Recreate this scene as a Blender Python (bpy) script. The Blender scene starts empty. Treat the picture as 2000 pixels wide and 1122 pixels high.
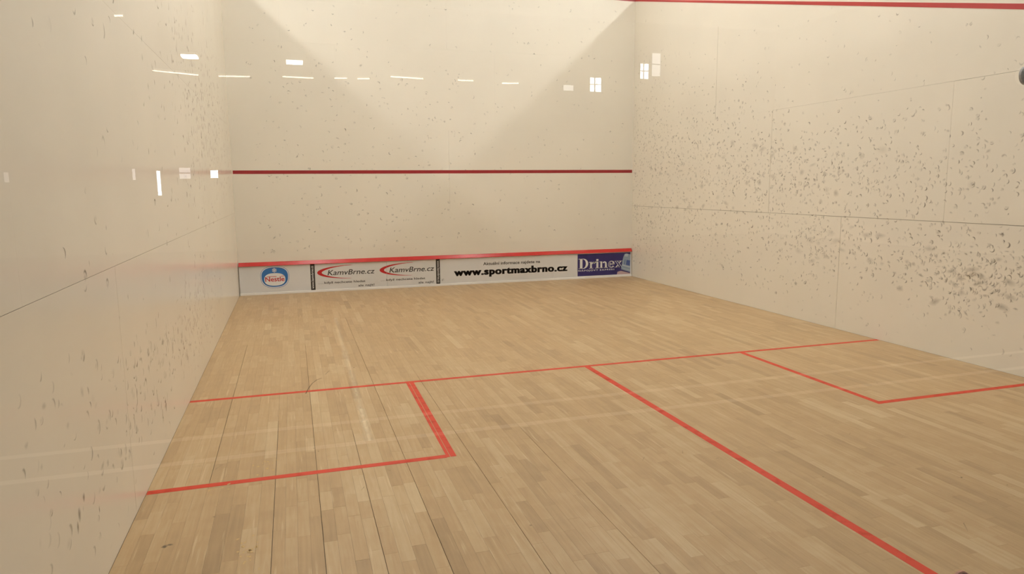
import bpy, math, random
from mathutils import Vector, Matrix
rng = random.Random(7)
sc = bpy.context.scene
col = sc.collection
# ------------------------------------------------------------------ camera
CAM = Vector((0.7987, -1.2588, 1.5714)); YAW, PITCH, ROLL, FPX = 0.30132, -0.14273, -0.00862, 1371.55
f_ = Vector((math.sin(YAW)*math.cos(PITCH), math.cos(YAW)*math.cos(PITCH), math.sin(PITCH)))
r0 = Vector((math.cos(YAW), -math.sin(YAW), 0)); u0 = r0.cross(f_)
r_ = math.cos(ROLL)*r0 + math.sin(ROLL)*u0
u_ = -math.sin(ROLL)*r0 + math.cos(ROLL)*u0
cd = bpy.data.cameras.new('camera'); cam = bpy.data.objects.new('camera', cd); col.objects.link(cam)
cd.sensor_width = 36.0; cd.lens = FPX*36.0/2000.0; cd.clip_start = 0.02; cd.clip_end = 200
m3 = Matrix((r_, u_, -f_)).transposed()
cam.matrix_world = Matrix.Translation(CAM) @ m3.to_4x4()
sc.camera = cam
# ------------------------------------------------------------------ world, exposure
w = bpy.data.worlds.new('world'); sc.world = w; w.use_nodes = True
w.node_tree.nodes['Background'].inputs[0].default_value = (0.9, 0.95, 1.0, 1)
w.node_tree.nodes['Background'].inputs[1].default_value = 0.3
vs = sc.view_settings
vs.view_transform = 'Standard'; vs.look = 'None'; vs.gamma = 1.0; vs.use_curve_mapping = False
vs.exposure = 0.0
LAMP = 35.5           # radiance of the court lamps' diffusers
TUBE = 9.0           # radiance of the hall's tubes
DAY = 13.0            # radiance of the daylight behind the hall's windows
LAMPCOL = (1.0, 0.985, 0.965)

# court: x 0..6.4, y 0 (glass) .. 9.75 (front wall), z up
W, L, HW = 6.4, 9.75, 4.61
# ------------------------------------------------------------------ helpers
def mesh_obj(name, verts, faces, mat, parent=None, smooth=False):
    me = bpy.data.meshes.new(name); me.from_pydata([tuple(v) for v in verts], [], faces); me.update()
    if mat: me.materials.append(mat)
    if smooth:
        for p in me.polygons: p.use_smooth = True
    o = bpy.data.objects.new(name, me); col.objects.link(o)
    if parent: o.parent = parent
    return o
BF = [(0, 3, 2, 1), (4, 5, 6, 7), (0, 1, 5, 4), (1, 2, 6, 5), (2, 3, 7, 6), (3, 0, 4, 7)]
def box_v(x0, x1, y0, y1, z0, z1):
    return [(x0, y0, z0), (x1, y0, z0), (x1, y1, z0), (x0, y1, z0), (x0, y0, z1), (x1, y0, z1), (x1, y1, z1), (x0, y1, z1)]
class MB:
    def __init__(s): s.v = []; s.f = []
    def add(s, v, f):
        n = len(s.v); s.v += list(v); s.f += [tuple(i+n for i in q) for q in f]
    def box(s, *a): s.add(box_v(*a), BF); return s
    def build(s, name, mat, parent=None, smooth=False): return mesh_obj(name, s.v, s.f, mat, parent, smooth)
def box(name, mat, parent, *a): return MB().box(*a).build(name, mat, parent)
def empty(name, loc=(0, 0, 0), parent=None):
    o = bpy.data.objects.new(name, None); col.objects.link(o); o.location = loc
    o.empty_display_size = 0.1
    if parent: o.parent = parent
    return o
def tag(o, label=None, cat=None, group=None, kind=None):
    if label: o['label'] = label
    if cat: o['category'] = cat
    if group: o['group'] = group
    if kind: o['kind'] = kind
    return o
def cyl(mb, c, axis, r, h0, h1, n=20):
    a = 'xyz'.index(axis); b, d = [i for i in range(3) if i != a]
    vs_ = []
    for h in (h0, h1):
        for k in range(n):
            t = 2*math.pi*k/n; p = [0, 0, 0]; p[a] = c[a]+h; p[b] = c[b]+r*math.cos(t); p[d] = c[d]+r*math.sin(t); vs_.append(tuple(p))
    fs = [tuple(range(n)), tuple(range(2*n-1, n-1, -1))] + [(k, n+k, n+(k+1) % n, (k+1) % n) for k in range(n)]
    mb.add(vs_, fs)
# ------------------------------------------------------------------ materials
def mat(name, rgb, rough=0.5, spec=0.5, metal=0.0):
    m = bpy.data.materials.new(name); m.use_nodes = True
    b = m.node_tree.nodes['Principled BSDF']
    b.inputs['Base Color'].default_value = (*rgb, 1); b.inputs['Roughness'].default_value = rough
    b.inputs['Specular IOR Level'].default_value = spec; b.inputs['Metallic'].default_value = metal
    return m
def nodes(m): return m.node_tree.nodes, m.node_tree.links, m.node_tree.nodes['Principled BSDF']
def srgb(r, g, b): return tuple(((c/255+0.055)/1.055)**2.4 if c > 10 else c/3294 for c in (r, g, b))
def mottle(m, c1, c2, scale, detail=3, bump=0.0, bscale=60, stretch=None):
    N, K, B = nodes(m)
    g = N.new('ShaderNodeNewGeometry'); src = g.outputs['Position']
    if stretch:
        mp = N.new('ShaderNodeVectorMath'); mp.operation = 'MULTIPLY'; mp.inputs[1].default_value = stretch
        K.new(src, mp.inputs[0]); src = mp.outputs[0]
    t = N.new('ShaderNodeTexNoise'); t.inputs['Scale'].default_value = scale; t.inputs['Detail'].default_value = detail
    K.new(src, t.inputs['Vector'])
    r = N.new('ShaderNodeValToRGB'); r.color_ramp.elements[0].position = 0.3; r.color_ramp.elements[1].position = 0.7
    r.color_ramp.elements[0].color = (*c1, 1); r.color_ramp.elements[1].color = (*c2, 1)
    K.new(t.outputs['Fac'], r.inputs['Fac']); K.new(r.outputs['Color'], B.inputs['Base Color'])
    if bump:
        t2 = N.new('ShaderNodeTexNoise'); t2.inputs['Scale'].default_value = bscale; K.new(src, t2.inputs['Vector'])
        bp = N.new('ShaderNodeBump'); bp.inputs['Strength'].default_value = bump; bp.inputs['Distance'].default_value = 0.002
        K.new(t2.outputs['Fac'], bp.inputs['Height']); K.new(bp.outputs['Normal'], B.inputs['Normal'])
    return m
M = {}
WALLC = (0.80, 0.735, 0.616)
M['wall'] = mottle(mat('wall_paint', WALLC, 0.19, 0.5), tuple(c*0.975 for c in WALLC), tuple(min(1, c*1.02) for c in WALLC), 1.3, 4, 0.03, 6)
M['wall_front'] = mottle(mat('front_wall_paint', WALLC, 0.34, 0.4), tuple(c*0.975 for c in WALLC), tuple(min(1, c*1.02) for c in WALLC), 1.3, 4, 0.03, 6)
M['gap'] = mat('joint_backing', (0.30, 0.26, 0.20), 0.9)  # dark backing of the side walls, seen between the boards
M['wallback'] = mat('wall_core', (0.55, 0.50, 0.41), 0.8)
M['red_wall'] = mat('red_wall_paint', srgb(158, 38, 42), 0.4)
M['red_side_hazed'] = mat('red_side_line_hazed', srgb(182, 58, 56), 0.4)  # line red made paler to put haze into the colour
M['red_rail'] = mottle(mat('red_rail_paint', srgb(200, 42, 36), 0.22), srgb(196, 40, 34), srgb(206, 48, 42), 6)
M['subfloor'] = mat('subfloor', (0.10, 0.07, 0.045), 0.9)
M['tinwhite'] = mottle(mat('tin_white', (0.72, 0.70, 0.67), 0.35), (0.70, 0.685, 0.655), (0.74, 0.72, 0.69), 5)
M['strip'] = mat('white_strip', (0.86, 0.83, 0.78), 0.4)
M['ink'] = mat('black_ink', (0.022, 0.016, 0.012), 0.5)
M['ink2'] = mat('dark_brown_ink', (0.040, 0.028, 0.020), 0.5)
M['inkred'] = mat('red_ink', srgb(196, 34, 34), 0.45)
M['inkblue'] = mat('blue_ink', srgb(48, 112, 178), 0.45)
M['navy'] = mottle(mat('navy_ink', srgb(50, 42, 105), 0.4), srgb(46, 38, 98), srgb(56, 46, 112), 8)
M['paper'] = mat('white_ink', (0.80, 0.78, 0.75), 0.5)
M['bottle'] = mat('bottle_print', srgb(150, 165, 180), 0.5)
M['bottle2'] = mat('bottle_print_light', srgb(190, 200, 205), 0.5)
M['bottleblue'] = mat('bottle_label_print', srgb(70, 92, 150), 0.5)
M['skinprint'] = mat('hand_print', srgb(196, 168, 168), 0.5)
M['steel'] = mat('brushed_steel', (0.42, 0.43, 0.45), 0.35, 0.5, 0.9)
M['brown'] = mat('brown_matte', (0.62, 0.34, 0.26), 0.7)
M['fitting'] = mat('satin_grey_metal', (0.88, 0.89, 0.90), 0.5, 0.4)
M['hallwall'] = mat('hall_wall', (0.45, 0.42, 0.38), 0.8)
M['hallfloor'] = mottle(mat('hall_floor', (0.10, 0.10, 0.10), 0.6), (0.09, 0.09, 0.09), (0.12, 0.115, 0.11), 3)
M['hallline'] = mat('hall_floor_line', (0.85, 0.83, 0.80), 0.6)
M['ceiling'] = mat('ceiling_paint', (0.74, 0.71, 0.66), 0.9)
M['frame'] = mat('window_frame', (0.35, 0.36, 0.38), 0.5)
M['housing'] = mat('lamp_housing', (0.75, 0.75, 0.73), 0.4)
def emis(name, rgb, s):
    m = mat(name, rgb); N, K, B = nodes(m)
    B.inputs['Emission Color'].default_value = (*rgb, 1); B.inputs['Emission Strength'].default_value = s
    return m
M['lamp'] = emis('lamp_diffuser', LAMPCOL, LAMP)
M['tube'] = emis('tube_glow', (1.0, 0.95, 0.84), TUBE)
M['square'] = emis('square_lamp_glow', (1.0, 0.98, 0.94), 24.0)
M['day'] = emis('daylight_pane', (0.86, 0.93, 1.0), DAY)
M['dayfaint'] = emis('daylight_pane_frosted', (0.92, 0.95, 1.0), DAY*0.28)
M['dayfainter'] = emis('daylight_pane_dim', (0.95, 0.96, 1.0), DAY*0.13)

# floor wood: colour from a per-block attribute plus grain
def wood():
    m = mat('maple_floor', (0.5, 0.35, 0.2), 0.36, 0.45); N, K, B = nodes(m)
    a = N.new('ShaderNodeAttribute'); a.attribute_name = 'tone'
    g = N.new('ShaderNodeNewGeometry')
    off = N.new('ShaderNodeMath'); off.operation = 'MULTIPLY'; off.inputs[1].default_value = 37.0; K.new(a.outputs['Fac'], off.inputs[0])
    cx = N.new('ShaderNodeCombineXYZ'); K.new(off.outputs[0], cx.inputs['Z']); K.new(off.outputs[0], cx.inputs['Y'])
    st = N.new('ShaderNodeVectorMath'); st.operation = 'MULTIPLY'; st.inputs[1].default_value = (60, 3.2, 1); K.new(g.outputs['Position'], st.inputs[0])
    ad = N.new('ShaderNodeVectorMath'); ad.operation = 'ADD'; K.new(st.outputs[0], ad.inputs[0]); K.new(cx.outputs[0], ad.inputs[1])
    n1 = N.new('ShaderNodeTexNoise'); n1.inputs['Scale'].default_value = 1.0; n1.inputs['Detail'].default_value = 4; n1.inputs['Distortion'].default_value = 0.6
    K.new(ad.outputs[0], n1.inputs['Vector'])
    n2 = N.new('ShaderNodeTexNoise'); n2.inputs['Scale'].default_value = 1.1; n2.inputs['Detail'].default_value = 5; K.new(g.outputs['Position'], n2.inputs['Vector'])
    n3 = N.new('ShaderNodeTexNoise'); n3.inputs['Scale'].default_value = 9; n3.inputs['Detail'].default_value = 5; K.new(g.outputs['Position'], n3.inputs['Vector'])
    def madd(x, k, y):
        q = N.new('ShaderNodeMath'); q.operation = 'MULTIPLY_ADD'; K.new(x, q.inputs[0]); q.inputs[1].default_value = k
        if isinstance(y, float): q.inputs[2].default_value = y
        else: K.new(y, q.inputs[2])
        return q.outputs[0]
    v = madd(n1.outputs['Fac'], 0.50, madd(n2.outputs['Fac'], 0.35, madd(n3.outputs['Fac'], 0.30, madd(a.outputs['Fac'], 0.60, -0.375))))
    r = N.new('ShaderNodeValToRGB'); e = r.color_ramp.elements
    e[0].position = 0.05; e[0].color = (*srgb(160, 131, 93), 1)
    e[1].position = 0.95; e[1].color = (*srgb(208, 184, 144), 1)
    k = e.new(0.5); k.color = (*srgb(187, 156, 113), 1)
    K.new(v, r.inputs['Fac'])
    s2 = N.new('ShaderNodeVectorMath'); s2.operation = 'MULTIPLY'; s2.inputs[1].default_value = (46, 2.3, 1); K.new(g.outputs['Position'], s2.inputs[0])
    n4 = N.new('ShaderNodeTexNoise'); n4.inputs['Scale'].default_value = 1.0; n4.inputs['Detail'].default_value = 2; K.new(s2.outputs[0], n4.inputs['Vector'])
    wr_ = N.new('ShaderNodeMapRange'); wr_.inputs['From Min'].default_value = 0.64; wr_.inputs['From Max'].default_value = 0.74; wr_.inputs['To Max'].default_value = 0.55
    K.new(n4.outputs['Fac'], wr_.inputs['Value'])
    mx = N.new('ShaderNodeMix'); mx.data_type = 'RGBA'; mx.inputs['B'].default_value = (*srgb(216, 192, 152), 1)
    K.new(wr_.outputs[0], mx.inputs['Factor']); K.new(r.outputs['Color'], mx.inputs['A']); K.new(mx.outputs['Result'], B.inputs['Base Color'])
    rr = N.new('ShaderNodeMapRange'); rr.inputs['To Min'].default_value = 0.30; rr.inputs['To Max'].default_value = 0.48
    K.new(n2.outputs['Fac'], rr.inputs['Value']); K.new(rr.outputs[0], B.inputs['Roughness'])
    return m
M['wood'] = wood()
# worn red floor paint
def floor_red():
    m = mat('red_floor_paint', srgb(216, 58, 22), 0.5); N, K, B = nodes(m)
    g = N.new('ShaderNodeNewGeometry')
    t = N.new('ShaderNodeTexNoise'); t.inputs['Scale'].default_value = 14; t.inputs['Detail'].default_value = 6; K.new(g.outputs['Position'], t.inputs['Vector'])
    mr = N.new('ShaderNodeMapRange'); mr.inputs['From Min'].default_value = 0.30; mr.inputs['From Max'].default_value = 0.5
    mr.inputs['To Min'].default_value = 0.74; mr.inputs['To Max'].default_value = 0.96
    K.new(t.outputs['Fac'], mr.inputs['Value']); K.new(mr.outputs[0], B.inputs['Alpha'])
    return m
M['red_floor'] = floor_red()
# thin films of rubber or dirt: opacity from a vertex attribute
def film(name, rgb, rough=0.6):
    m = mat(name, rgb, rough, 0.2); N, K, B = nodes(m)
    a = N.new('ShaderNodeAttribute'); a.attribute_name = 'film'; K.new(a.outputs['Fac'], B.inputs['Alpha'])
    return m
M['rubber'] = film('ball_rubber_marks', (0.22, 0.175, 0.115))
M['dust'] = film('pale_residue', (1.0, 0.84, 0.58))
M['chip'] = film('pale_chip', srgb(222, 190, 138))
# pane: clear, reflecting on its outer faces by its angle
def glass():
    m = bpy.data.materials.new('clear_glass'); m.use_nodes = True; N = m.node_tree.nodes; K = m.node_tree.links
    N.remove(N['Principled BSDF']); out = N['Material Output']
    tr = N.new('ShaderNodeBsdfTransparent'); tr.inputs[0].default_value = (0.985, 0.995, 0.99, 1)
    gl = N.new('ShaderNodeBsdfGlossy'); gl.inputs['Roughness'].default_value = 0.0
    fr = N.new('ShaderNodeFresnel'); fr.inputs['IOR'].default_value = 1.78
    g = N.new('ShaderNodeNewGeometry')
    inv = N.new('ShaderNodeMath'); inv.operation = 'SUBTRACT'; inv.inputs[0].default_value = 1.0; K.new(g.outputs['Backfacing'], inv.inputs[1])
    mu = N.new('ShaderNodeMath'); mu.operation = 'MULTIPLY'; K.new(fr.outputs[0], mu.inputs[0]); K.new(inv.outputs[0], mu.inputs[1])
    mx = N.new('ShaderNodeMixShader'); K.new(mu.outputs[0], mx.inputs[0]); K.new(tr.outputs[0], mx.inputs[1]); K.new(gl.outputs[0], mx.inputs[2])
    K.new(mx.outputs[0], out.inputs['Surface'])
    return m
M['glass'] = glass()

# ------------------------------------------------------------------ hall shell (behind the glass, around the courts)
HX0, HX1, HY0, HZ = -9.0, 15.5, -18.0, 6.25
T = 0.2
tag(box('ceiling', M['ceiling'], None, HX0-T, HX1+T, HY0-T, L+T, HZ, HZ+T), kind='structure')
tag(box('wall_hall_back', M['hallwall'], None, HX0-T, HX1+T, HY0-T, HY0, 0, HZ), kind='structure')
tag(box('wall_hall_left', M['hallwall'], None, HX0-T, HX0, HY0, L+T, 0, HZ), kind='structure')
tag(box('wall_hall_right', M['hallwall'], None, HX1, HX1+T, HY0, L+T, 0, HZ), kind='structure')
hf = tag(box('floor_hall', M['hallfloor'], None, HX0-T, HX1+T, HY0-T, -0.05, -0.2, 0.0), kind='structure')
for y in (-3.45, -3.03):
    box('floor_line', M['hallline'], hf, HX0+0.2, HX1-0.2, y-0.03, y+0.03, 0.0, 0.001)
tag(box('floor_neighbour_left', M['hallfloor'], None, HX0-T, -T, -0.05, L+T, -0.2, 0.0), kind='structure')
tag(box('floor_neighbour_right', M['hallfloor'], None, W+T, HX1+T, -0.05, L+T, -0.2, 0.0), kind='structure')

# ------------------------------------------------------------------ court walls, built of boards
G = 0.0
def panels(wall, plane, rows, e=0.012):
    """plane 'front': coords (x,z) ; 'left'/'right': coords (y,z). rows: (z0, z1, [u cuts], gap_v, gap_top)"""
    for (z0, z1, cuts, gv, gt) in rows:
        for i in range(len(cuts)-1):
            a, b = cuts[i], cuts[i+1]
            ga = gv[i]/2 if i > 0 else 0; gb = gv[i+1]/2 if i < len(cuts)-2 else 0
            d = rng.uniform(-0.0004, 0.0004)
            za, zb = z0, z1-(gt[i] if isinstance(gt, list) else gt)
            if plane == 'front': o = box('panel', M['wall_front'], wall, a+ga, b-gb, L+d, L+e, za, zb)
            elif plane == 'left': o = box('panel', M['wall'], wall, -e, d, a+ga, b-gb, za, zb)
            else: o = box('panel', M['wall'], wall, W-d, W+e, a+ga, b-gb, za, zb)
F = 0.0007; S = 0.0035; Q = 0.0020
wf = tag(box('wall_front', M['wallback'], None, HX0, HX1, L+0.012, L+T, 0, HZ), kind='structure')
panels(wf, 'front', [
    (0, 1.22, [0, 1.6, 4.0, W], [0, F, F, 0], F),
    (1.22, 2.44, [0, 0.76, 3.2, 5.64, W], [0, F, Q, F, 0], F),
    (2.44, 3.66, [0, 1.52, 3.96, W], [0, F, F, 0], F),
    (3.66, 4.88, [0, 0.76, 3.2, 5.64, W], [0, F, F, F, 0], F),
    (4.88, HZ, [0, 1.52, 3.96, W], [0, F, F, 0], 0)])
wr = tag(box('wall_right', M['gap'], None, W+0.012, W+T, 0.03, L, 0, HW), kind='structure')
panels(wr, 'right', [
    (0, 1.222, [0.03, 2.44, 4.885, 7.32, L], [0, Q, S, F, 0], S*1.1),
    (1.222, 2.452, [0.03, 1.22, 3.645, 6.10, 8.55, L], [0, F, Q, S, F, 0], [Q, Q, F*1.6, 0.0002, 0.0002]),
    (2.452, 3.675, [0.03, 2.44, 4.87, 7.312, L], [0, F, F, S*1.4, 0], 0.0002),
    (3.675, HW, [0.03, 1.22, 3.66, 6.1, 8.55, L], [0, F, F, F, F, 0], 0)])
wl = tag(box('wall_left', M['gap'], None, -T, -0.012, 0.03, L, 0, HW), kind='structure')
panels(wl, 'left', [
    (0, 1.22, [0.03, 2.39, 4.79, 7.36, L], [0, F, Q, Q, 0], 0.0016),
    (1.22, 2.45, [0.03, 1.2, 3.6, 6.05, 8.5, L], [0, F, F, F, F, 0], F),
    (2.45, 3.67, [0.03, 2.39, 4.85, 7.32, L], [0, F, F, F, 0], F),
    (3.67, HW, [0.03, 1.2, 3.6, 6.05, 8.5, L], [0, F, F, F, F, 0], 0)])
# painted lines on the walls
box('service_line', M['red_wall'], wf, 0.012, W-0.012, L-0.0022, L-0.0006, 1.78, 1.83)
box('out_line', M['red_wall'], wf, 0.0, W, L-0.0022, L-0.0006, 4.58, 4.63-0.0)
def out_line(wall, x0, x1):
    zl = lambda y: 4.585 - 0.2493*(L-y)
    y0, y1, t = 0.03, L-0.002, 0.052
    v = [(x0, y0, zl(y0)), (x1, y0, zl(y0)), (x1, y1, zl(y1)), (x0, y1, zl(y1)),
         (x0, y0, zl(y0)+t), (x1, y0, zl(y0)+t), (x1, y1, min(HW, zl(y1)+t)), (x0, y1, min(HW, zl(y1)+t))]
    mesh_obj('out_line', v, BF, M['red_side_hazed'], wall)
out_line(wr, W-0.0022, W-0.0006); out_line(wl, 0.0006, 0.0022)

# ------------------------------------------------------------------ court floor: wooden blocks in strips along y
fl = tag(box('floor', M['subfloor'], None, -T, W+T, -0.05, L+T, -0.2, -0.012), kind='structure')
def project(p):
    d = Vector(p)-CAM; z = d.dot(f_)
    if z < 0.2: return None
    return (1000+FPX*d.dot(r_)/z, 561-FPX*d.dot(u_)/z)
SW = 0.0627
seams = [0.30, 0.64, 0.86, 1.103, 1.357, 1.735, 2.16]            # open joints between the boards
open_part = {0.86: (0.2, 6.0), 1.103: (0.2, 3.2), 1.357: (0.2, 7.5), 1.735: (0.2, 4.6), 2.16: (0.2, 3.0), 0.64: (0.2, 3.3), 0.30: (2.5, 6.0)}
cuts = [0.0012]
for s in seams + [W-0.003]:
    n = max(1, round((s-cuts[-1])/SW)); a = cuts[-1]
    cuts += [a+(s-a)*(k+1)/n for k in range(n)]
blocks = []
seamset = set(seams)
for i in range(len(cuts)-1):
    x0, x1 = cuts[i], cuts[i+1]
    y = 0.02 - rng.uniform(0, 0.4)
    drift = rng.uniform(-0.06, 0.06)
    while y < L-0.03:
        ln = rng.choice([0.22, 0.28, 0.34, 0.42, 0.5, 0.62])*rng.uniform(0.85, 1.15)
        ya, yb = max(y, 0.02), min(y+ln, L-0.002)
        y += ln
        if yb-ya < 0.05: continue
        tone = 0.5+drift+rng.gauss(0, 0.15)
        if rng.random() < 0.05: tone += rng.choice([-0.3, 0.32])
        tone = min(0.98, max(0.02, tone))
        ga = gb = 0.00025
        for s, (sa, sb) in open_part.items():
            if sa < 0.5*(ya+yb) < sb:
                if abs(x0-s) < 1e-6: ga = 0.0013
                if abs(x1-s) < 1e-6: gb = 0.0013
        h = rng.uniform(-0.0003, 0.0)
        ey = 0.0003
        vb = box_v(x0+ga, x1-gb, ya+ey, yb-ey, -0.012, h)
        pr = [project(p) for p in vb[4:]]
        area = 0
        if all(pr):
            cxp = sum(p[0] for p in pr)/4; cyp = sum(p[1] for p in pr)/4
            if -20 < cxp < 2020 and -20 < cyp < 1140:
                area = abs(sum(pr[k][0]*pr[(k+1) % 4][1]-pr[(k+1) % 4][0]*pr[k][1] for k in range(4)))/2
        blocks.append((area, vb, tone))
blocks.sort(key=lambda b: -b[0])
def tone_mesh(name, vs_, fs, tones, parent):
    o = mesh_obj(name, vs_, fs, M['wood'], parent)
    at = o.data.attributes.new('tone', 'FLOAT', 'FACE'); at.data.foreach_set('value', tones)
    return o
for area, vb, tone in blocks[:300]:
    tone_mesh('floor_block', vb, BF, [tone]*6, fl)
mb = MB(); tones = []
for area, vb, tone in blocks[300:]:
    mb.add(vb, BF); tones += [tone]*6
tag(tone_mesh('floor_block_field', mb.v, mb.f, tones, fl), 'narrow wooden floor blocks laid lengthwise in strips', kind='stuff')
# red court lines painted on the floor
def floor_quad(name, pts, m=None, z=0.0006, parent=fl):
    v = [(x, y, 0.0) for x, y in pts] + [(x, y, z) for x, y in pts]
    return mesh_obj(name, v, BF, m or M['red_floor'], parent)
def frect(name, x0, x1, y0, y1, **k): return floor_quad(name, [(x0, y0), (x1, y0), (x1, y1), (x0, y1)], **k)
frect('short_line', 0.003, W-0.003, 4.262, 4.308)
frect('half_court_line', 3.173, 3.225, 0.02, 4.260)
floor_quad('service_box_side_line', [(1.594, 2.615), (1.613, 2.615), (1.636, 4.260), (1.611, 4.260)])
floor_quad('service_box_side_line', [(1.617, 2.615), (1.652, 2.615), (1.672, 4.260), (1.640, 4.260)])
frect('service_box_back_line', 0.003, 1.594, 2.607, 2.655)
frect('service_box_side_line', 4.752, 4.80, 2.61, 4.260)
frect('service_box_back_line', 4.802, W-0.003, 2.61, 2.66)

# ------------------------------------------------------------------ wear: ball marks, scuffs
class Film:
    def __init__(s): s.v = []; s.f = []; s.a = []
    def add(s, v, f, a):
        n = len(s.v); s.v += v; s.f += [tuple(i+n for i in q) for q in f]; s.a += a
    def build(s, name, m, parent, place, label):
        o = mesh_obj(name, [place(u, v) for u, v in s.v], s.f, m, parent)
        at = o.data.attributes.new('film', 'FLOAT', 'POINT'); at.data.foreach_set('value', s.a)
        tag(o, label, kind='stuff'); return o
    def crescent(s, u, v, r, ang, span, wid, al, sq=1.0, tilt=0.0):
        n = 6; V = []; A = []; Fc = []
        for k in range(n+1):
            q = k/n; t = ang + span*(q-0.5); e = math.sin(math.pi*(0.08+0.84*q)); w_ = wid*e
            for j, (rr, aa) in enumerate(((r-w_, 0), (r, al*e), (r+w_*0.7, 0))):
                x, y = rr*math.cos(t), rr*math.sin(t)*sq
                V.append((u+x*math.cos(tilt)-y*math.sin(tilt), v+x*math.sin(tilt)+y*math.cos(tilt))); A.append(aa)
        for k in range(n):
            b = 3*k
            Fc += [(b, b+1, b+4, b+3), (b+1, b+2, b+5, b+4)]
        s.add(V, Fc, A)
    def smudge(s, u, v, ru, rv, al, tilt=0.0, rim=0.0):
        n = 9; V = [(u, v)]; A = [al]
        for k in range(n):
            t = 2*math.pi*k/n; x, y = ru*math.cos(t)*rng.uniform(.7, 1.15), rv*math.sin(t)*rng.uniform(.7, 1.15)
            V.append((u+x*math.cos(tilt)-y*math.sin(tilt), v+x*math.sin(tilt)+y*math.cos(tilt))); A.append(rim)
        s.add(V, [(0, 1+k, 1+(k+1) % n) for k in range(n)], A)
    def streak(s, p, q, wd, al, a2=None):
        d = Vector((q[0]-p[0], q[1]-p[1])); n = Vector((-d.y, d.x)).normalized()*wd/2
        a2 = al if a2 is None else a2
        V = [(p[0]-n.x, p[1]-n.y), (p[0], p[1]), (p[0]+n.x, p[1]+n.y), (q[0]-n.x, q[1]-n.y), (q[0], q[1]), (q[0]+n.x, q[1]+n.y)]
        s.add(V, [(0, 3, 4, 1), (1, 4, 5, 2)], [0, al, 0, 0, a2, 0])
def scatter(fm, n, u0, u1, v0, v1, size=(0.011, 0.021), al=(0.25, 0.75), facing=0.0, jit=0.9, gauss=True, smudge=0.25, elong=1.0):
    for _ in range(n):
        if gauss:
            u = rng.gauss((u0+u1)/2, (u1-u0)*0.30); v = rng.gauss((v0+v1)/2, (v1-v0)*0.30)
        else:
            u = rng.uniform(u0, u1); v = rng.uniform(v0, v1)
        if v < 0.05 or not 0.25 < u < UMAX-0.02: continue
        r = rng.uniform(*size); a = rng.uniform(*al)*(rng.random()**0.5)
        if rng.random() < smudge:
            fm.smudge(u, v, r*rng.uniform(.5, 1.7)*elong, r*rng.uniform(.4, 1.0), a*0.6, rng.gauss(0, 0.5))
        else:
            fm.crescent(u, v, r, facing+rng.gauss(0, jit), rng.uniform(1.6, 3.4), r*rng.uniform(.28, .6), a, rng.uniform(.8, 1.25))
            if rng.random() < 0.25: fm.smudge(u, v, r*1.1, r*.8, a*0.35)
UMAX = L
# right wall, u = y (towards the front wall); seen from the court u runs to the left
fm = Film(); PI = math.pi
scatter(fm, 1000, 6.0, 9.8, 1.15, 2.75, (0.013, 0.022), (0.35, 0.85), PI, 1.0)
scatter(fm, 620, 8.4, 10.3, 0.5, 3.6, (0.012, 0.020), (0.3, 0.8), PI, 1.2)
scatter(fm, 620, 4.3, 7.0, 1.25, 2.15, (0.013, 0.023), (0.3, 0.85), PI, .8)
scatter(fm, 200, 2.6, 4.8, 1.2, 2.25, (0.014, 0.023), (0.3, 0.75), PI, .6, gauss=False, smudge=.15)
scatter(fm, 150, 2.6, 4.8, 1.25, 1.85, (0.014, 0.023), (0.3, 0.75), PI, .6)
scatter(fm, 210, 4.2, 6.0, 0.50, 1.18, (0.013, 0.022), (0.3, 0.7), PI, .7, smudge=.3)
scatter(fm, 300, 2.6, 4.1, 0.45, 1.10, (0.013, 0.023), (0.3, 0.75), PI, .7, smudge=.3)
scatter(fm, 170, 2.7, 3.9, 0.55, 0.90, (0.013, 0.024), (0.3, 0.75), PI, .7, smudge=.35)
scatter(fm, 160, 2.7, 5.4, 0.75, 1.2, (0.013, 0.023), (0.3, 0.75), PI, .6, gauss=False, smudge=.25)
scatter(fm, 560, 5.2, 9.7, 0.25, 1.25, (0.013, 0.022), (0.35, 0.85), PI, 1.0, gauss=False)
scatter(fm, 200, 3.0, 9.7, 2.2, 3.5, (0.011, 0.020), (0.2, 0.65), PI, 1.2, gauss=False)
scatter(fm, 70, 2.6, 6.0, 0.08, 0.5, (0.010, 0.02), (0.15, 0.5), PI, 1.2, gauss=False, smudge=.5)
for _ in range(22): fm.smudge(rng.gauss(3.3, .45), rng.gauss(.72, .13), rng.uniform(.03, .09), rng.uniform(.02, .04), rng.uniform(.12, .3), rng.gauss(0, .3))
for _ in range(14): fm.smudge(rng.gauss(5.0, .4), rng.gauss(.82, .1), rng.uniform(.03, .09), rng.uniform(.02, .05), rng.uniform(.10, .22), rng.gauss(0, .3))
for _ in range(50): fm.smudge(rng.gauss(6.4, 1.3), rng.gauss(1.6, .28), rng.uniform(.03, .09), rng.uniform(.02, .05), rng.uniform(.08, .22), rng.gauss(0, .3))
fm.build('ball_marks', M['rubber'], wr, lambda u, v: (W-0.0009, u, v), 'dark crescent ball marks scattered over the right wall')
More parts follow.
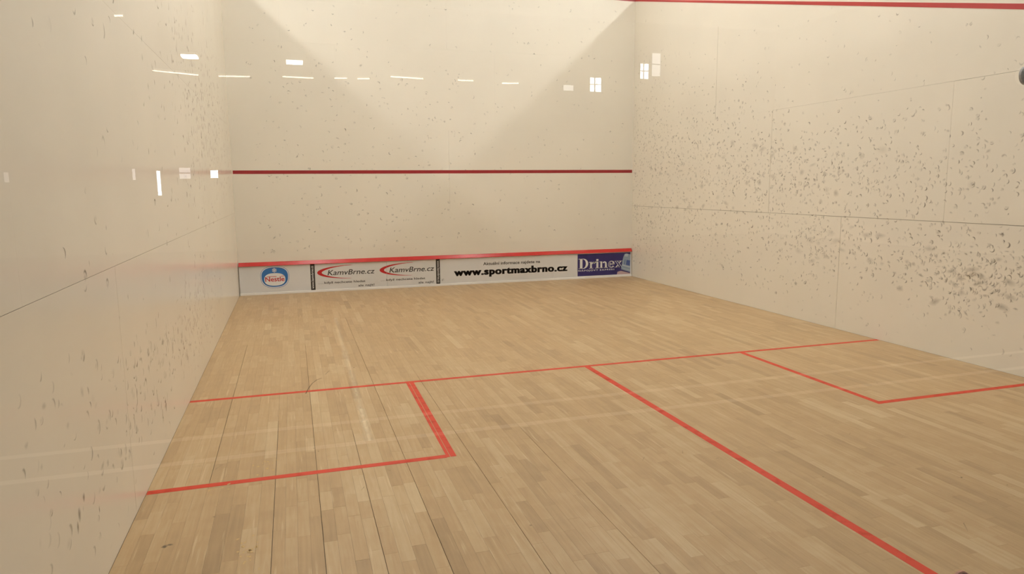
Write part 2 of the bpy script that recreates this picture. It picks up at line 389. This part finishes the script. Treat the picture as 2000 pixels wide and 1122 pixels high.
# left wall, u = y
fm = Film()
scatter(fm, 700, 4.4, 9.0, 1.5, 3.0, (0.018, 0.034), (0.35, 0.85), 0, .9, smudge=.1)
scatter(fm, 420, 2.6, 6.6, 0.15, 0.85, (0.016, 0.030), (0.25, 0.7), -0.5, .8, smudge=.12)
scatter(fm, 110, 1.5, 3.4, 0.15, 0.95, (0.015, 0.027), (0.2, 0.6), -0.5, .8, smudge=.12)
scatter(fm, 40, 1.0, 2.0, 0.3, 1.0, (0.015, 0.026), (0.2, 0.5), -0.5, .9, gauss=False, smudge=.12)
scatter(fm, 160, 1.5, 9.5, 1.2, 3.4, (0.015, 0.028), (0.2, 0.65), 0, 1.3, gauss=False, smudge=.1)
for u, v, ru, rv in ((1.53, .395, .022, .04), (1.60, .43, .02, .025), (1.50, .36, .014, .03), (1.78, .30, .01, .02)): fm.smudge(u, v, ru, rv, .55)
fm.build('ball_marks', M['rubber'], wl, lambda u, v: (0.0009, u, v), 'dark crescent ball marks scattered over the left wall')
# front wall, u = x
UMAX = W
fm = Film()
scatter(fm, 420, 0.3, 6.2, 0.6, 4.5, (0.012, 0.022), (0.25, 0.7), 0, 2.0, gauss=False)
scatter(fm, 260, 0.3, 3.4, 0.6, 3.4, (0.012, 0.024), (0.3, 0.85), 0, 2.0, gauss=False)
fm.build('ball_marks', M['rubber'], wf, lambda u, v: (u, L-0.0009, v), 'small faint ball marks scattered over the front wall')
# floor: pale residue of old tape, worn joints, scuffs
fm = Film()
for ya, yb, a in ((7.4, 5.6, .20), (5.6, 4.31, .32), (4.26, 3.7, .36), (3.7, 3.03, .46)):
    for k in range(5):
        y0 = ya+(yb-ya)*k/5; y1 = ya+(yb-ya)*(k+1)/5
        xa = 1.19+0.0115*(y0-3.03); xb = 1.19+0.0115*(y1-3.03)
        fm.streak((xa, y0), (xb, y1), .075, a*rng.uniform(.7, 1.2), a*rng.uniform(.7, 1.2))
fm.build('tape_residue', M['dust'], fl, lambda u, v: (u, v, 0.0012), 'pale tape residue in a long strip on the wooden floor')
fm = Film()
for c, n, s in (((0.535, 1.83), 26, .045), ((0.575, 2.80), 16, .045), ((0.62, 1.62), 6, .03), ((0.35, 2.55), 6, .05)):
    for _ in range(n):
        fm.smudge(rng.gauss(c[0], s*.6), rng.gauss(c[1], s*1.2), rng.uniform(.003, .009), rng.uniform(.005, .014), 0.95, rng.uniform(-.6, .6), 0.75)
fm.build('floor_chips', M['chip'], fl, lambda u, v: (u, v, 0.0014), 'light yellow chipped spots in the wooden floor')
fm = Film()
arc = [(0.83, 4.22), (0.855, 4.37), (0.885, 4.50), (0.925, 4.60), (0.965, 4.64)]
for p, q in zip(arc, arc[1:]): fm.streak(p, q, .012, .6, .5)
fm.streak((1.00, 4.75), (1.035, 4.86), .01, .35, .3)
fm.smudge(0.185, 1.99, .016, .02, .9); fm.smudge(0.205, 2.0, .02, .012, .7)
for _ in range(170):
    x, y = rng.uniform(.05, 6.3), rng.uniform(.4, 9.4)
    if rng.random() < .6: fm.smudge(x, y, rng.uniform(.003, .010), rng.uniform(.003, .014), rng.uniform(.3, .8))
    else: fm.streak((x, y), (x+rng.gauss(0, .03), y+rng.gauss(0, .05)), .005, rng.uniform(.2, .5), .1)
fm.build('dark_scuffs', M['rubber'], fl, lambda u, v: (u, v, 0.0014), 'dark shoe scuffs and specks on the wooden floor')

# ------------------------------------------------------------------ tin board with adverts along the front wall
tin = tag(empty('tin_board', (W/2, 9.735, 0.0)), 'white advertising board with sloping red top rail along the foot of the front wall', 'tin board')
TY = 9.72
def at_tin(o): o.parent = tin; o.matrix_parent_inverse = Matrix.Translation(-tin.location); return o
PZ0, PZ1 = 0.034, 0.432
def panel(x0, x1, label=None, m='tinwhite', y=TY):
    o = at_tin(box('advert_panel', M[m], None, x0, x1, y, L-0.003, PZ0, PZ1))
    if label: o['label'] = label
    return o
pA = panel(0.012, 1.018, 'white advert panel with blue oval emblem and red lettering')
sA = panel(1.0195, 1.0835, 'narrow black strip with upright white lettering', 'ink')
pB = panel(1.085, 2.1635, 'white advert panel with red swoosh and slanted black lettering')
pC = panel(2.1665, 2.945, 'white advert panel with red swoosh cut by its left joint')
sB = panel(2.9465, 3.0085, 'narrow black strip with white lettering reading downwards', 'ink')
pD = panel(3.010, 5.368, 'long white advert panel with bold dark web address')
pE = panel(5.3695, 6.387, 'dark blue advert panel with white serif lettering and bottle')
# rail: sloping face, red
def prism_x(name, prof, x0, x1, m):
    n = len(prof); v = [(x0, y, z) for y, z in prof]+[(x1, y, z) for y, z in prof]
    f = [tuple(range(n))[::-1], tuple(range(n, 2*n))]+[(k, (k+1) % n, n+(k+1) % n, n+k) for k in range(n)]
    return at_tin(mesh_obj(name, v, f, m))
rail = prism_x('top_rail', [(9.698, 0.4325), (9.747, 0.4325), (9.747, 0.487), (9.729, 0.485), (9.698, 0.437)], 0.010, 6.388, M['red_rail'])
prism_x('bottom_strip', [(9.706, 0.001), (9.747, 0.001), (9.747, 0.033), (9.710, 0.033), (9.706, 0.029)], 0.010, 6.388, M['strip'])
# flat print
def flat(name, parent, m, polys, lay=1, label=None, split=None):
    if split is None: return flat1(name, parent, m, polys, lay, label)
    # one object for each word or piece: polygons grouped by the gaps between them along x
    cl = []
    for p in polys:
        if isinstance(p, tuple):
            par = list(range(len(p[0])))
            def find(i):
                while par[i] != i: par[i] = par[par[i]]; i = par[i]
                return i
            for f in p[1]:
                for i in f[1:]: par[find(i)] = find(f[0])
            gr = {}
            for f in p[1]: gr.setdefault(find(f[0]), []).append([p[0][i] for i in f])
            cl += list(gr.values())
        else: cl.append([p])
    iv = sorted(((min(q[0] for f in c for q in f), max(q[0] for f in c for q in f), c) for c in cl), key=lambda t: t[0])
    out = []
    for a, b, c in iv:
        if out and a-out[-1][1] < split: out[-1][1] = max(out[-1][1], b); out[-1][2] += c
        else: out.append([a, b, list(c)])
    for a, b, c in out: o = flat1(name, parent, m, c, lay, label)
    return o
def flat1(name, parent, m, polys, lay=1, label=None):
    """polys: list of closed polygons [(x,z)...] or (verts, faces); printed just in front of the panel"""
    y = TY-0.0005*lay; mbp = MB()
    for p in polys:
        if isinstance(p, tuple): mbp.add([(x, y, z) for x, z in p[0]], p[1])
        else: mbp.add([(x, y, z) for x, z in p], [tuple(range(len(p)))])
    o = mbp.build(name, M[m], parent)
    if label: o['label'] = label
    return o
def text_mesh(body, shear=0.0, offset=0.0, space=1.0):
    c = bpy.data.curves.new('lettering', 'FONT'); c.body = body; c.shear = shear; c.offset = offset; c.space_character = space
    c.resolution_u = 4
    o = bpy.data.objects.new('lettering_temp', c); col.objects.link(o)
    dg = bpy.context.evaluated_depsgraph_get(); dg.update()
    me = bpy.data.meshes.new_from_object(o.evaluated_get(dg)); bpy.data.objects.remove(o); bpy.data.curves.remove(c)
    v = [(p.co.x, p.co.y) for p in me.vertices]; f = [tuple(p.vertices) for p in me.polygons]; bpy.data.meshes.remove(me)
    return v, f
def fit_text(body, x0, x1, zb, h, ref='x', shear=0.0, offset=0.0, space=1.0, slope=0.0, bold=0.0):
    """letters from x0 to x1 on the baseline zb; the reference letter is h tall"""
    v, f = text_mesh(body, shear, offset, space); rv, _ = text_mesh(ref, 0, offset)
    hr = max(p[1] for p in rv)-min(p[1] for p in rv); b0 = min(p[1] for p in rv)
    a, b = min(p[0] for p in v), max(p[0] for p in v); k = (x1-x0)/(b-a)
    v = [(x0+(p[0]-a)*k, zb+(p[1]-b0)*h/hr+slope*((p[0]-a)*k)) for p in v]
    if bold:
        n = len(v); v = [(x-bold/2, z) for x, z in v]+[(x+bold/2, z) for x, z in v]; f = f+[tuple(i+n for i in q) for q in f]
    return v, f
def lettering(parent, m, *a, lay=1, name='lettering', label=None, **k):
    return flat(name, parent, m, [fit_text(*a, **k)], lay, label, split=a[4]*0.42 if ' ' in a[0] else None)
def rot_text(parent, m, body, xc, z0, z1, h, up):
    v, f = fit_text(body, 0, z1-z0, 0, h, offset=0.012)
    if up: vv = [(xc+h/2-q, z0+p) for p, q in v]
    else: vv = [(xc-h/2+q, z1-p) for p, q in v]
    return flat('lettering', parent, m, [(vv, f)])
# --- panel A: oval emblem
def oval(cx, cz, rx, rz, n=48, e=2.5, top=0.0):
    P = []
    for k in range(n):
        t = 2*math.pi*k/n; c, s = math.cos(t), math.sin(t)
        x = math.copysign(abs(c)**(2/e), c)*rx; z = math.copysign(abs(s)**(2/e), s)*rz
        P.append((cx+x*(1+top*z/rz), cz+z))
    return P
flat('emblem_outline', pA, 'inkblue', [oval(0.507, 0.257, 0.203, 0.163, top=.04)], 1)
flat('emblem_border', pA, 'paper', [oval(0.507, 0.257, 0.198, 0.158, top=.04)], 2)
flat('emblem_oval', pA, 'inkblue', [oval(0.507, 0.257, 0.187, 0.147, top=.04)], 3)
flat('emblem_field', pA, 'paper', [oval(0.505, 0.223, 0.150, 0.095, top=-.0, e=2.4)], 4)
sn = []
for k in range(6):
    t = math.pi/2+k*math.pi/3; d = Vector((math.cos(t), math.sin(t))); n2 = Vector((-d.y, d.x))
    c0 = Vector((0.504, 0.361))
    P = lambda a, b: tuple(c0+d*a+n2*b)
    sn.append([P(0, -.004), P(.033, -.004), P(.033, .004), P(0, .004)])
    for s in (-1, 1):
        q = [P(.014, 0), P(.026, s*.013), P(.031, s*.010), P(.020, 0)]
        sn.append(q if s < 0 else q[::-1])
flat('snowflake', pA, 'paper', sn, 4)
lettering(pA, 'inkred', 'Nestle', 0.369, 0.642, 0.193, 0.070, ref='N', offset=.018, lay=5, slope=0.0)
flat('lettering_bar', pA, 'inkred', [[(0.388, 0.262), (0.53, 0.262), (0.53, 0.270), (0.388, 0.270)], [(0.592, 0.262), (0.637, 0.265), (0.637, 0.273), (0.592, 0.270)]], 5)
# --- black strips
rot_text(sA, 'paper', 'www.kamvbrne.cz', 1.0515, 0.055, 0.405, 0.024, True)
rot_text(sB, 'paper', 'www.kamvbrne.cz', 2.9775, 0.055, 0.405, 0.024, False)
# --- panels B and C: swoosh
def swoosh(x0, zc):
    n = 24; out, inn = [], []
    for k in range(n+1):
        t = math.radians(100+(262-100)*k/n) if False else math.radians(90+178*k/n)
        out.append((x0+0.50+0.50*math.cos(t), zc+0.103*math.sin(t)))
        inn.append((x0+0.535+0.468*math.cos(t), zc-0.001+0.0985*math.sin(t)*(0.70+0.30*abs(math.sin(t)))))
    V = []; Fq = []
    for k in range(n+1): V += [out[k], inn[k]]
    for k in range(n): Fq.append((2*k, 2*k+2, 2*k+3, 2*k+1))
    return (V, Fq)
def clip_poly(poly, xs, keep_left):
    ins = (lambda p: p[0] <= xs) if keep_left else (lambda p: p[0] >= xs)
    out = []
    for i in range(len(poly)):
        a, b = poly[i], poly[(i+1) % len(poly)]
        if ins(a): out.append(a)
        if ins(a) != ins(b):
            t = (xs-a[0])/(b[0]-a[0]); out.append((xs, a[1]+t*(b[1]-a[1])))
    return out
s1 = swoosh(1.117, 0.293)
flat('swoosh', pB, 'inkred', [s1])
s2 = swoosh(2.055, 0.293)
quads = [[s2[0][i] for i in f] for f in s2[1]]
for par, xs, kl in ((pB, 2.1635, True), (pC, 2.1665, False)):
    ps = [q for q in (clip_poly(q, xs, kl) for q in quads) if len(q) > 2]
    if kl: flat('swoosh', par, 'inkred', ps)
    else:
        flat('swoosh', par, 'inkred', [p for p in ps if sum(q[1] for q in p)/len(p) > 0.293]); flat('swoosh', par, 'inkred', [p for p in ps if sum(q[1] for q in p)/len(p) <= 0.293])
for par, dx in ((pB, 0.0), (pC, 0.9365)):
    lettering(par, 'ink', 'KamvBrne.cz', 1.268+dx, 1.982+dx, 0.248, 0.079, ref='K', shear=.22, offset=.008)
    lettering(par, 'ink2', 'když nechcete hledat', 1.216+dx, 1.832+dx, 0.120, 0.0225, ref='x', offset=.016)
    lettering(par, 'ink2', 'ale najít!', 1.722+dx, 1.969+dx, 0.055, 0.0225, ref='x', offset=.016)
for par, x0 in ((pB, 1.134), (pB, 2.072)):
    flat('ellipsis', par, 'ink2', [[(x0+k*.028, .121), (x0+k*.028+.008, .121), (x0+k*.028+.008, .128), (x0+k*.028, .128)] for k in range(3)], split=0.001)
# --- panel D
lettering(pD, 'ink2', 'Aktuální informace najdete na', 3.723, 4.705, 0.301, 0.033, ref='x', offset=.018)
lettering(pD, 'ink2', 'www.sportmaxbrno.cz', 3.239, 5.193, 0.144, 0.081, ref='x', offset=.036, space=1.10, bold=.011)
flat('scuff', pD, 'ink2', [[(3.040, .075), (3.047, .075), (3.047, .11), (3.040, .11)], [(3.06, .085), (3.064, .085), (3.064, .115), (3.06, .115)]], split=0.001)
# --- panel E
flat('print_field', pE, 'navy', [[(5.379, 0.043), (6.366, 0.041), (6.366, 0.419), (5.379, 0.419)]], 1)
def arc_band(cx, cz, ro, so, ri, si, t0, t1, n=18, dx=0.0):
    V = []; Fq = []
    for k in range(n+1):
        t = math.radians(t0+(t1-t0)*k/n)
        V += [(cx+ro*math.cos(t), cz+so*math.sin(t)), (cx+dx+ri*math.cos(t), cz+si*math.sin(t))]
    for k in range(n): Fq.append((2*k, 2*k+2, 2*k+3, 2*k+1))
    return (V, Fq)
def R4(x0, x1, z0, z1): return [(x0, z0), (x1, z0), (x1, z1), (x0, z1)]
def tr(p, x0, x1, z0, z1):
    g = lambda q: (x0+q[0]*(x1-x0), z0+q[1]*(z1-z0))
    return ([g(q) for q in p[0]], p[1]) if isinstance(p, tuple) else [g(q) for q in p]
ZB, ZX = 0.165, 0.280
D_ = [R4(.14, .40, 0, 1), R4(0, .5, 0, .055), R4(0, .5, .945, 1), arc_band(.45, .5, .55, .5, .30, .435, -90, 90)]
r2_ = [R4(.20, .50, 0, 1), R4(0, .72, 0, .08), R4(0, .3, .90, 1), arc_band(.86, .45, .50, .55, .36, .36, 60, 180), [(.72, .86), (.78, .72), (.92, .70), (1, .82), (.96, .96), (.82, 1)]]
i_ = [R4(.28, .74, 0, 1), R4(0, 1, 0, .08), R4(0, .4, .90, 1), R4(.26, .76, 1.10, 1.38)]
n_ = [R4(.10, .32, 0, 1), R4(0, .43, 0, .08), R4(0, .15, .90, 1), R4(.66, .88, 0, .66), R4(.55, 1, 0, .08), arc_band(.60, .60, .28, .40, .06, .24, 0, 150)]
pol = [tr(p, 5.397, 5.574, ZB, 0.341) for p in D_]+[tr(p, 5.588, 5.697, ZB, ZX) for p in r2_] + [tr(p, 5.704, 5.782, ZB, ZX) for p in i_]+[tr(p, 5.785, 5.939, ZB, ZX) for p in n_]
flat('lettering', pE, 'paper', pol, 2, split=0.004)
e_o = [arc_band(.5, .5, .5, .52, .22, .38, 0, 325), R4(.22, 1, .46, .60)]
x_o = [[(0.0, 1), (.36, 1), (1, 0), (.62, 0)], [(.04, 0), (.22, 0), (.94, 1), (.76, 1)], R4(-.04, .5, .92, 1), R4(.58, 1, .92, 1), R4(-.04, .34, 0, .08), R4(.48, 1.04, 0, .08)]
flat('lettering', pE, 'paper', [tr(p, 5.946, 6.070, ZB, 0.284) for p in e_o], 2)
flat('lettering', pE, 'paper', [tr(p, 6.073, 6.212, ZB, 0.280) for p in x_o], 2)
flat('lettering_core', pE, 'navy', [tr(arc_band(.5, .5, .43, .46, .29, .42, 60, 300), 5.946, 6.070, ZB, 0.284), tr([(.10, .94), (.30, .94), (.90, .06), (.70, .06)], 6.073, 6.212, ZB, 0.280)], 3, split=0.001)
lettering(pE, 'paper', 'NÁPOJOVÝ EXPRESS', 5.394, 6.066, 0.122, 0.026, ref='N', offset=.012, space=1.25, lay=2)
flat('bottle_picture', pE, 'bottle', [[(6.189, .129), (6.366, .072), (6.366, .381), (6.296, .401), (6.258, .396), (6.247, .375), (6.227, .331), (6.208, .23)]], 4)
flat('bottle_cap', pE, 'bottle2', [[(6.262, .39), (6.296, .398), (6.325, .385), (6.315, .345), (6.255, .352)]], 5)
flat('bottle_highlight', pE, 'bottle2', [[(6.212, .215), (6.36, .17), (6.36, .15), (6.207, .195)], [(6.20, .16), (6.36, .11), (6.36, .10), (6.198, .15)]], 5)
flat('bottle_label', pE, 'bottleblue', [[(6.281, .205), (6.358, .184), (6.361, .276), (6.294, .29)], [(6.248, .215), (6.260, .212), (6.272, .292), (6.260, .295)]], 5)
flat('hand_picture', pE, 'skinprint', [[(6.113, .0415), (6.366, .0405), (6.366, .055), (6.189, .103), (6.123, .088)]], 3)

# ------------------------------------------------------------------ glass back wall
gw = tag(empty('glass_back_wall', (1.0, 0, 0)), 'clear glass back wall of the court, closest to the viewer', 'glass wall')
def at(p, o): o.parent = p; o.matrix_parent_inverse = Matrix.Translation(-p.location); return o
for x0, x1 in ((0.004, 2.742), (2.748, 3.652), (3.658, W-0.004)):
    at(gw, box('glass_pane', M['glass'], None, x0, x1, -0.006, 0.006, 0.004, 2.3))
def button(x, z, r, m, label):
    # shallow dome on the outer face of the pane
    prof = [(1.0, -0.0065), (1.0, -0.012), (0.9, -0.016), (0.65, -0.0195), (0.3, -0.021)]; n = 20; v = []; f = []
    for q, y in prof:
        v += [(x+r*q*math.cos(2*math.pi*k/n), y, z+r*q*math.sin(2*math.pi*k/n)) for k in range(n)]
    for j in range(len(prof)-1): f += [(j*n+k, j*n+(k+1) % n, (j+1)*n+(k+1) % n, (j+1)*n+k) for k in range(n)]
    f += [tuple(range(n))[::-1], tuple(range((len(prof)-1)*n, len(prof)*n))]
    at(gw, mesh_obj('pane_dome', v, f, m))['label'] = label
button(2.442, 1.816, 0.022, M['fitting'], 'round grey metal fitting at the right edge')
button(2.374, 0.564, 0.030, M['brown'], 'round brown dome added at the bottom edge')  # made-up dome standing in for what looked like a reflected fingertip

# ------------------------------------------------------------------ lamps
def lamp(x, y, z, ln, label, group):
    o = tag(empty('batten_lamp', (x, y, z)), label, 'lamp', group)
    h = MB().box(-.11, .11, -ln/2, ln/2, 0.03, 0.10).build('housing', M['housing'], o)
    MB().box(-.10, .10, -ln/2+.01, ln/2-.01, 0.0, 0.03).build('diffuser', M['lamp'], o)
    MB().box(-.01, .01, -.01, .01, 0.10, HZ-z).build('hanger', M['steel'], o)
    return o
ZL = 5.97
for cx, nm in ((0.0, 'over this court'), (-6.6, 'over the court to the left'), (6.6, 'over the court to the right')):
    for rx, rn in ((1.3, 'left'), (5.1, 'right')):
        if cx+rx < HX0+.3 or cx+rx > HX1-.3: continue
        for y, pn in ((2.2, 'nearest the glass'), (4.9, 'in the middle'), (7.6, 'nearest the front wall')):
            lamp(cx+rx, y, ZL, 2.2, f'long white ceiling lamp {nm}, {rn} row, {pn}', 'court lamps')
# hall lamps seen as reflections in the glass
def scale_to(p, k): return (CAM.x+(p[0]-CAM.x)*k, -(CAM.y*-1)*0 + (p[1]+CAM.y)*k-CAM.y, CAM.z+(p[2]-CAM.z)*k)
KT = 0.79
tubes = [((-2.873, -22.07), (-1.717, -22.66)), ((-1.144, -22.72), (-0.234, -22.60)), ((0.735, -22.36), (1.658, -22.45)), ((2.293, -22.29), (2.681, -22.2)),
         ((3.002, -22.23), (3.378, -22.13)), ((3.966, -21.55), (5.016, -21.72)), ((6.168, -21.78), (6.68, -21.76)), ((7.757, -22.09), (8.31, -21.96)), ((-2.375, -15.045), (-2.22, -15.0))]
order = ['leftmost', 'second', 'third', 'fourth', 'fifth', 'sixth', 'seventh', 'rightmost', 'highest']
for nth, (a, b) in zip(order, tubes):
    # a real point (x, y<0) behind the camera is seen in the pane at its mirror image; shrink about the mirrored eye
    def sh(p): return Vector((CAM.x+(p[0]-CAM.x)*KT, -CAM.y+(p[1]+CAM.y)*KT, CAM.z+(5.0-CAM.z)*KT))
    A, B_ = sh(a), sh(b); c = (A+B_)/2; d = B_-A; ln = d.length
    o = tag(empty('tube_lamp', c), f'thin glowing tube lamp mirrored in the glass, {nth} of the row' if nth != 'highest' else 'short thin tube lamp mirrored alone, highest of all in the glass', 'lamp', 'hall tube lamps'); o.rotation_euler.z = math.atan2(d.y, d.x)
    mb = MB(); cyl(mb, (0, 0, 0), 'x', 0.014, -ln/2, ln/2, 10); mb.build('tube', M['tube'], o, True)
    MB().box(-ln/2, ln/2, -.03, .03, .016, .06).build('housing', M['housing'], o)
    MB().box(-.008, .008, -.008, .008, .07, HZ-c.z).build('hanger', M['steel'], o)
# ceiling panels of light, also mirrored
for (x0, y0), (x1, y1), nm in (((-1.715, -19.337), (-1.413, -19.796), 'left'), ((0.898, -19.521), (1.253, -20.02), 'right')):
    A, B_ = sh((x0, y0)), sh((x1, y1)); c = (A+B_)/2
    o = tag(empty('panel_lamp', c), f'small white square lamp mirrored high in the glass, {nm} one', 'lamp', 'hall panel lamps')
    hx = abs(B_.x-A.x)/2+.03; hy = abs(B_.y-A.y)/2
    MB().box(-hx, hx, -hy, hy, 0, .03).build('diffuser', M['square'], o)
    MB().box(-hx-.01, hx+.01, -hy-.01, hy+.01, .03, .08).build('housing', M['housing'], o)
    MB().box(-.008, .008, -.008, .008, .08, HZ-c.z).build('hanger', M['steel'], o)
# windows in the hall's far wall, mirrored in the glass
KW = (18.0-CAM.y)/(24.0-CAM.y)
def wpt(x, z): return CAM.x+(x-CAM.x)*KW, CAM.z+(z-CAM.z)*KW
wins = [((-3.29, 1.371), (-3.18, 2.156), 0, 0, 'day'), ((-2.62, 1.90), (-2.285, 2.253), 0, 1, 'dayfaint'), ((-1.687, 1.92), (-1.453, 2.17), 0, 0, 'day'),
        ((-3.99, 1.867), (-3.90, 2.222), 0, 0, 'dayfaint'), ((11.778, 5.091), (12.247, 5.60), 1, 1, 'day'), ((10.70, 5.094), (11.114, 5.30), 0, 0, 'dayfaint'),
        ((13.87, 5.634), (14.234, 6.20), 1, 1, 'day'), ((14.367, 5.748), (14.743, 6.616), 0, 1, 'dayfaint'), ((-7.50, 1.82), (-7.36, 2.118), 0, 0, 'dayfainter')]
for i, (a, b, mv, mh, mt) in enumerate(wins):
    x0, z0 = wpt(*a); x1, z1 = wpt(*b)
    o = tag(empty(f'window_{i+1}', ((x0+x1)/2, HY0+0.03, z0)), kind='structure')
    at(o, box('pane', M[mt], None, x0, x1, HY0+0.005, HY0+0.02, z0, z1))
    fb = MB(); t = 0.03
    fb.box(x0-t, x0, HY0, HY0+.05, z0-t, z1+t).box(x1, x1+t, HY0, HY0+.05, z0-t, z1+t).box(x0, x1, HY0, HY0+.05, z0-t, z0).box(x0, x1, HY0, HY0+.05, z1, z1+t)
    at(o, fb.build('frame', M['frame']))
    if mv: xm = x0+(x1-x0)*.42; at(o, box('mullion', M['frame'], None, xm-.014, xm+.014, HY0+.02, HY0+.045, z0, z1))
    if mh: zm = z0+(z1-z0)*.52; at(o, box('transom', M['frame'], None, x0, x1, HY0+.02, HY0+.045, zm-.012, zm+.012))
